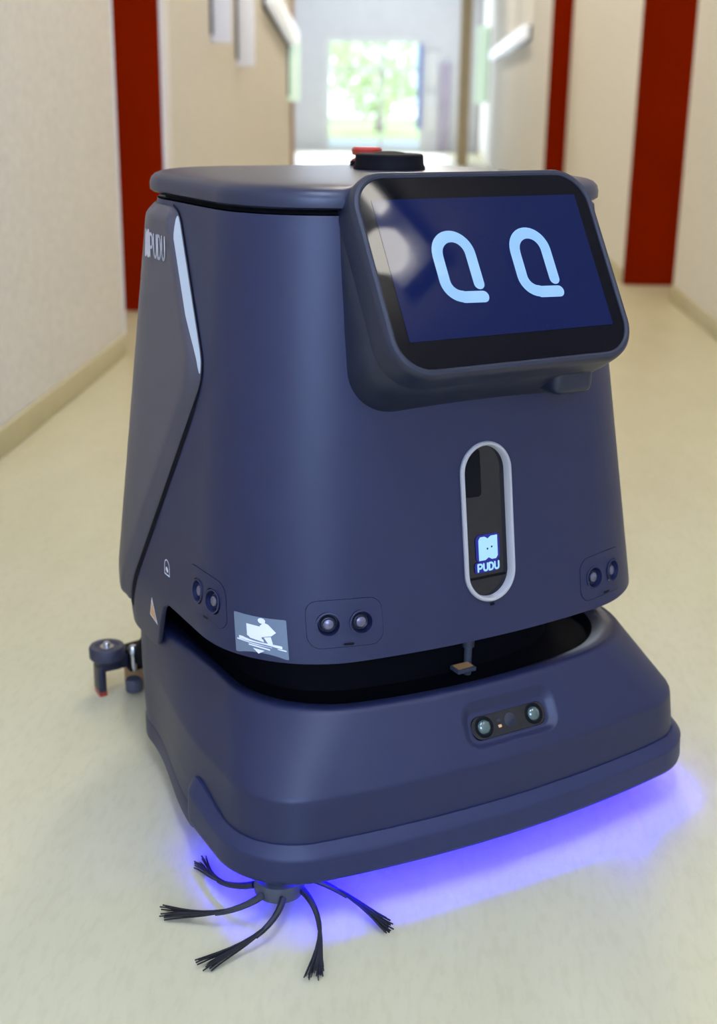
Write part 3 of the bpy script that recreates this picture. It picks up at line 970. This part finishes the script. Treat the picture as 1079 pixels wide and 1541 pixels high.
# ---- screen head
TAU = R(31.63)
C0 = np.array([0, -0.2293, 0.5867])
EX, EV, EN = np.array([1, 0, 0]), np.array([0, math.sin(TAU), math.cos(TAU)]), np.array([0, -math.cos(TAU), math.sin(TAU)])
def onscr(L, off):
    return [C0 + EX * x + EV * y + EN * off for x, y in L]
def fillscr(name, L, off, M, parent, holes=()):
    P, F = cdt([L, *holes])
    return link(name, onscr(P, off), F, M, parent, smooth=False)
VC = -0.003
NN = 12
def L_(hw, hh, r): return rrect(hw, hh, r, 0, VC, NN)
rg = [onscr(L_(0.1235, 0.0885, 0.030), -0.0012), onscr(L_(0.1243, 0.0893, 0.0308), 0.0006), onscr(L_(0.1262, 0.0912, 0.0325), 0.0014), onscr(L_(0.1290, 0.0940, 0.035), 0.0006), onscr(L_(0.1310, 0.0960, 0.037), -0.0020),
      onscr(L_(0.1318, 0.0968, 0.038), -0.0060), onscr(L_(0.1322, 0.0972, 0.038), -0.0265), onscr(L_(0.1312, 0.0962, 0.037), -0.0275)]
head = MB().loft(rg).build('screen_housing', M_POD, ROB, sharp=30)
# neck of the head going back into the body
ra = onscr(L_(0.1300, 0.0950, 0.037), -0.0265)
ra2 = onscr(L_(0.1312, 0.0962, 0.037), -0.0290)
def vplane(hw, z0, z1, r, y): return [(x, y, z) for x, z in rrect(hw, (z1 - z0) / 2, r, 0, (z0 + z1) / 2, NN)]
def mixr(A, B, u): return [tuple(np.array(p) * (1 - u) + np.array(q) * u) for p, q in zip(A, B)]
rb_ = vplane(0.1375, 0.418, 0.640, 0.050, -0.150)
pod = MB().loft([ra, ra2] + [mixr(ra2, rb_, u) for u in (0.2, 0.4, 0.6, 0.8, 1.0)]).build('screen_neck', M_POD, ROB, sharp=40)
glass = fillscr('screen_glass', L_(0.1237, 0.0887, 0.030), -0.0004, M_SCREEN, ROB)
disp = fillscr('display', rrect(0.1108, 0.0660, 0.001, 0, 0.0, 2), -0.0001, M_DISPLAY, ROB)
def eye(cx):
    pts = [(cx + 0.0190, -0.0297), (cx - 0.0015, -0.0290)] + arcpts(cx - 0.0005, -0.0130, 0.0165, 0.0155, -95, -180, 8) + [(cx - 0.0170, 0.0110)] + arcpts(cx + 0.0003, 0.0110, 0.0172, 0.0178, 180, 0, 18) + [(cx + 0.0178, -0.0172)]
    V2, F2 = stroke(pts, 0.0110, n=20)
    return V2, F2
for cx in (-0.0424, 0.0410):
    V2, F2 = eye(cx)
    o = link('eye', onscr(V2, 0.0003), F2, M_EYE, disp, smooth=False)
    tag(o, 'pale blue eye outline')
# depth camera under the head
MB().box(0.058, 0.104, -0.252, -0.190, 0.4640, 0.498, 0.008).build('camera_bump', M_POD, ROB)

# ---- side brush under the near corner
BC = (-0.2290, -0.2480)
hub = MB().lathe([(0.0, 0.018), (0.016, 0.018), (0.023, 0.022), (0.024, 0.028), (0.022, 0.036), (0.016, 0.038), (0.016, 0.06), (0.0, 0.06)], (BC[0], BC[1], 0), 40).build('brush_hub', M_HUB, ROB)
def tuft_mesh():
    mb = MB()
    rnd = random.Random(3)
    # arm
    def path(u, spread=0.0, lift=0.0):
        # starts near +X, sweeps clockwise (trailing) to the tip
        r = 0.024 + (0.112 - 0.024) * u
        a = R(46) * (1 - u) ** 1.5 + spread * u * u
        z = 0.027 * (1 - u) ** 1.2 + 0.0012 + lift * u
        return (r * math.cos(a), r * math.sin(a), z)
    mb.tube([path(u) for u in np.linspace(0, 0.45, 7)], [0.0036, 0.0034, 0.0031, 0.0029, 0.0027, 0.0025, 0.0021], 8)
    for k in range(26):
        sp_, li = rnd.uniform(-0.10, 0.10), rnd.uniform(0, 0.006)
        e = rnd.uniform(0.93, 1.06)
        mb.tube([path(u, sp_, li) for u in np.linspace(0.36, e, 7)], 0.0007, 4)
    return mb
tm = None
for k, ang in enumerate((111, 158, 206, 260, 312, 8, 60)):
    if tm is None:
        o = tuft_mesh().build('bristle_tuft', M_BRISTLE, hub)
        tm = o
    else:
        o = tm.copy()
        COL.objects.link(o)
        o.parent = hub
    o.location = (BC[0], BC[1], 0)
    o.rotation_euler = (0, 0, R(ang))
    o['kind'] = 'stuff'

# ---- squeegee behind, with end rollers
sq = MB()
arc = [(x, 0.270 + 0.02 * (1 - (x / 0.2) ** 2), 0) for x in np.linspace(-0.196, 0.196, 25)]
rgs = []
for x, y, _ in arc:
    rgs.append([(x, y - 0.022, 0.030), (x, y + 0.022, 0.030), (x, y + 0.020, 0.050), (x, y - 0.014, 0.056)])
squee = sq.loft(rgs, True, True, True).build('squeegee', M_BLACK, ROB)
rgs = []
for x, y, _ in arc:
    rgs.append([(x, y - 0.003, 0.001), (x, y + 0.003, 0.001), (x, y + 0.003, 0.034), (x, y - 0.003, 0.034)])
bl = MB().loft(rgs, True, True, True).build('rubber_blade', M_TAN, squee)
tag(bl, 'tan rubber blade')
for s in (-1, 1):
    rx, ry = s * 0.2200, 0.265
    MB().lathe([(0.0, 0.0), (0.021, 0.0), (0.0225, 0.002), (0.0225, 0.014), (0.021, 0.0165), (0.015, 0.0165), (0.013, 0.0145), (0.0, 0.0145)], (rx, ry, 0.049), 40).build('roller', M_TYRE, squee)
    MB().lathe([(0.0, 0), (0.0085, 0), (0.0085, 0.0012), (0.0045, 0.0014), (0.0045, 0.005), (0.0035, 0.0065), (0.0, 0.0068)], (rx, ry, 0.0635), 20).build('roller_bolt', M_STEEL, squee)
    br = MB().box(rx - 0.014, rx + 0.014, ry - 0.012, ry + 0.012, 0.034, 0.049, 0.003)
    br.box(rx - 0.016, rx - 0.006, ry - 0.012, ry + 0.012, 0.006, 0.042, 0.003)
    br.box(min(rx, rx - s * 0.055), max(rx, rx - s * 0.055), ry - 0.006, ry + 0.008, 0.032, 0.052, 0.003)
    br.build('roller_bracket', M_POD, squee)
    MB().lathe([(0.0, 0), (0.004, 0), (0.004, 0.022), (0.0065, 0.024), (0.0065, 0.030), (0.004, 0.034), (0.0, 0.034)], (rx - s * 0.030, ry - 0.012, 0.030), 20).build('thumb_screw', M_STEEL, squee)
    MB().lathe([(0.0, 0), (0.010, 0), (0.0105, 0.002), (0.0105, 0.014), (0.009, 0.016), (0.0, 0.016)], (rx - s * 0.026, ry - 0.020, 0.006), 24).build('adjuster_knob', M_HUB, squee)
    MB().box(rx - 0.0155, rx - 0.0055, ry - 0.010, ry + 0.010, 0.001, 0.008, 0.001).build('bracket_foot', M_RED, squee)
    MB().tube([(rx - s * 0.045, ry - 0.010, 0.045), (rx - s * 0.050, ry - 0.045, 0.075), (rx - s * 0.050, 0.12, 0.10)], [0.016, 0.022, 0.022], 12).build('squeegee_arm', M_BLACK, squee)

# ================================================================== THINGS ON THE CORRIDOR WALLS
def flag_sign(label, x, y, z0, z1, wd, th, M, slant=0.0, group=None):
    t = thing('wall_sign', label, 'sign', (x, y, z0), 0, group)
    sx = 1 if x < 0 else -1
    MB().box(0, sx * wd, -th / 2, th / 2, 0, z1 - z0, 0.006).build('sign_panel', M, t) if sx > 0 else MB().box(-wd, 0, -th / 2, th / 2, 0, z1 - z0, 0.006).build('sign_panel', M, t)
    MB().box(min(0, sx * 0.012), max(0, sx * 0.012), -th / 2 - 0.012, th / 2 + 0.012, 0.03, z1 - z0 - 0.03, 0.003).build('sign_bracket', M_DARK, t)
    return t
flag_sign('tall white flag sign on the left wall, nearest to the robot', -0.921, 5.50, 0.945, 1.32, 0.085, 0.03, M_SIGN)
flag_sign('white flag sign on the left wall behind the nearest one, hanging lower', -0.921, 6.20, 0.870, 1.22, 0.085, 0.03, M_SIGN)
flag_sign('pale green flag sign at the far end of the left wall', -0.921, 8.40, 0.72, 1.10, 0.075, 0.03, M_GREENSIGN)
flag_sign('pale green flag sign far along the right wall', 0.706, 17.3, 0.72, 1.66, 0.17, 0.03, M_GREENSIGN)

def wall_lamp(label, p0, p1, side):
    """linear lamp on a side wall from p0 to p1"""
    p0, p1 = Vector(p0), Vector(p1)
    L = (p1 - p0).length
    t = thing('wall_lamp', label, 'lamp', p0)
    rot = Vector((0, 1, 0)).rotation_difference(p1 - p0)
    def bx(name, M, x0, x1, z0, z1, b):
        o = MB().box(min(x0 * side, x1 * side), max(x0 * side, x1 * side), 0, L, z0, z1, b).build(name, M, t)
        o.rotation_mode = 'QUATERNION'
        o.rotation_quaternion = rot
    bx('lamp_back', M_DARK, 0, 0.02, -0.055, 0.05, 0.003)
    bx('diffuser', M_DIFFW, 0.018, 0.07, -0.04, 0.055, 0.01)
wall_lamp('slanting white linear lamp on the left wall', (-0.921, 7.15, 1.25), (-0.921, 8.45, 1.08), 1)
wall_lamp('white linear lamp on the right wall', (0.706, 9.9, 1.22), (0.706, 15.6, 1.24), -1)

# unseen lamp added on the near right wall for its reflection in the screen
t = thing('added_lamp', 'small added lamp on the near right wall, placed for its reflection in the robot screen', 'lamp', (XR, 0.93, 1.62))
MB().box(-0.03, 0, -0.045, 0.055, -0.13, 0.15, 0.006).build('added_lamp_plate', M_LAMPBODY, t)
MB().box(-0.05, -0.028, 0.018, 0.044, 0.055, 0.135, 0.004).build('added_lamp_tube', M_ADDLAMP, t)
MB().lathe([(0.0, -0.045), (0.025, -0.04), (0.040, -0.015), (0.040, 0.015), (0.025, 0.04), (0.0, 0.045)], (-0.07, -0.01, -0.065), 24).build('added_lamp_globe', M_ADDLAMP, t)

# ---- far end: column, banner, posters
M_COLUMN = mat('beige_column_paint', (0.52, 0.42, 0.27), 0.7, var=0.05)
M_BANNER = mat('blue_banner_cloth', (0.20, 0.25, 0.62), 0.7, var=0.08, vscale=6)
M_POSTER = mat('white_poster_paper', (0.80, 0.80, 0.84), 0.6, var=0.04, vscale=12)
M_MAUVE = mat('mauve_door_paint', (0.48, 0.42, 0.56), 0.6, var=0.05)
cl = MB().box(0.30, 0.44, 15.95, 16.09, 0.0, H, 0.006).build('trim_7', M_COLUMN)
struct(cl)
t = thing('banner', 'narrow blue banner hanging at the right of the far window', 'banner', (-0.205, 19.84, 0.34))
MB().box(-0.035, 0.035, -0.004, 0.004, 0, 1.2, 0.002).build('cloth', M_BANNER, t)
MB().tube([(-0.05, 0, 1.205), (0.05, 0, 1.205)], 0.01, 10).build('rod', M_STEEL, t)
MB().tube([(0, 0, 1.205), (0, 0.06, 1.205)], 0.006, 8).build('bracket', M_STEEL, t)
for lb, x0, x1, z0, z1 in (('upper white poster on the far wall beside the banner', -0.13, 0.06, 0.98, 1.45), ('lower white poster on the far wall beside the banner', -0.13, 0.06, 0.30, 0.86)):
    t = thing('poster', lb, 'poster', ((x0 + x1) / 2, 19.9, z0), 0, None)
    MB().box(x0 - (x0 + x1) / 2, x1 - (x0 + x1) / 2, -0.006, 0.0, 0, z1 - z0, 0.001).build('sheet', M_POSTER, t)
    MB().box(x0 - (x0 + x1) / 2 - 0.01, x1 - (x0 + x1) / 2 + 0.01, -0.012, 0, z1 - z0 - 0.004, z1 - z0 + 0.012, 0.002).build('clip_rail', M_STEEL, t)
d2 = struct(MB().box(0.10, 0.24, 19.84, 19.9, 0.0, 1.28, 0.004).build('door_2', M_MAUVE))
MB().box(0.12, 0.135, 19.80, 19.84, 0.62, 0.70, 0.002).build('door_handle', M_STEEL, d2)

# ================================================================== OUTSIDE THE FAR WINDOW
M_GRASS = mat('lawn', (0.50, 0.62, 0.28), 0.9, var=0.15, vscale=1.5)
M_ROAD = mat('pale_asphalt', (0.33, 0.36, 0.40), 0.8, var=0.06)
M_LEAF = mat('sunlit_leaf', (0.76, 0.86, 0.60), 0.7, var=0.25, vscale=1.2)
M_LEAF2 = mat('pale_leaf', (0.82, 0.90, 0.72), 0.7, var=0.25, vscale=1.2)
M_BARK = mat('bark', (0.22, 0.17, 0.12), 0.9, var=0.2)
struct(boxobj('ground', M_GRASS, -30, 30, 20.05, 80, -0.25, -0.15))
struct(boxobj('road', M_ROAD, -30, 30, 26.0, 31.0, -0.15, -0.12))
def tree(label, x, y, h, r, M, seed):
    rnd = random.Random(seed)
    t = thing('tree', label, 'tree', (x, y, -0.15), 0, None)
    MB().tube([(0, 0, 0), (0.05, 0, h * 0.3), (0, 0.05, h * 0.6)], [0.16, 0.12, 0.06], 10).build('trunk', M_BARK, t)
    mb = MB()
    for k in range(1500):
        d = Vector((rnd.gauss(0, 1), rnd.gauss(0, 1), rnd.gauss(0, 1))).normalized() * r * rnd.uniform(0.35, 1.0) ** 0.6
        c = Vector((0, 0, h * 0.54)) + Vector((d.x, d.y, d.z * h * 0.46 / r))
        a = Vector((rnd.gauss(0, 1), rnd.gauss(0, 1), rnd.gauss(0, 1))).normalized()
        b = a.orthogonal().normalized()
        s = rnd.uniform(0.10, 0.22)
        mb.add([c - a * s, c + b * s * .55 + Vector((0, 0, .02)), c + a * s, c - b * s * .55], [(0, 1, 2, 3)])
    o = link('foliage', mb.v, mb.f, M, t, smooth=False)
    o['kind'] = 'stuff'
for a in (('pale green leafy tree seen at the left through the far window', -4.6, 34, 4.2, 2.0, M_LEAF2, 1),
          ('green leafy tree seen at the middle of the far window', -1.6, 40, 4.6, 1.9, M_LEAF, 2),
          ('pale green tree seen at the right through the far window', 1.4, 33.5, 3.9, 1.6, M_LEAF2, 3)):
    tree(*a)
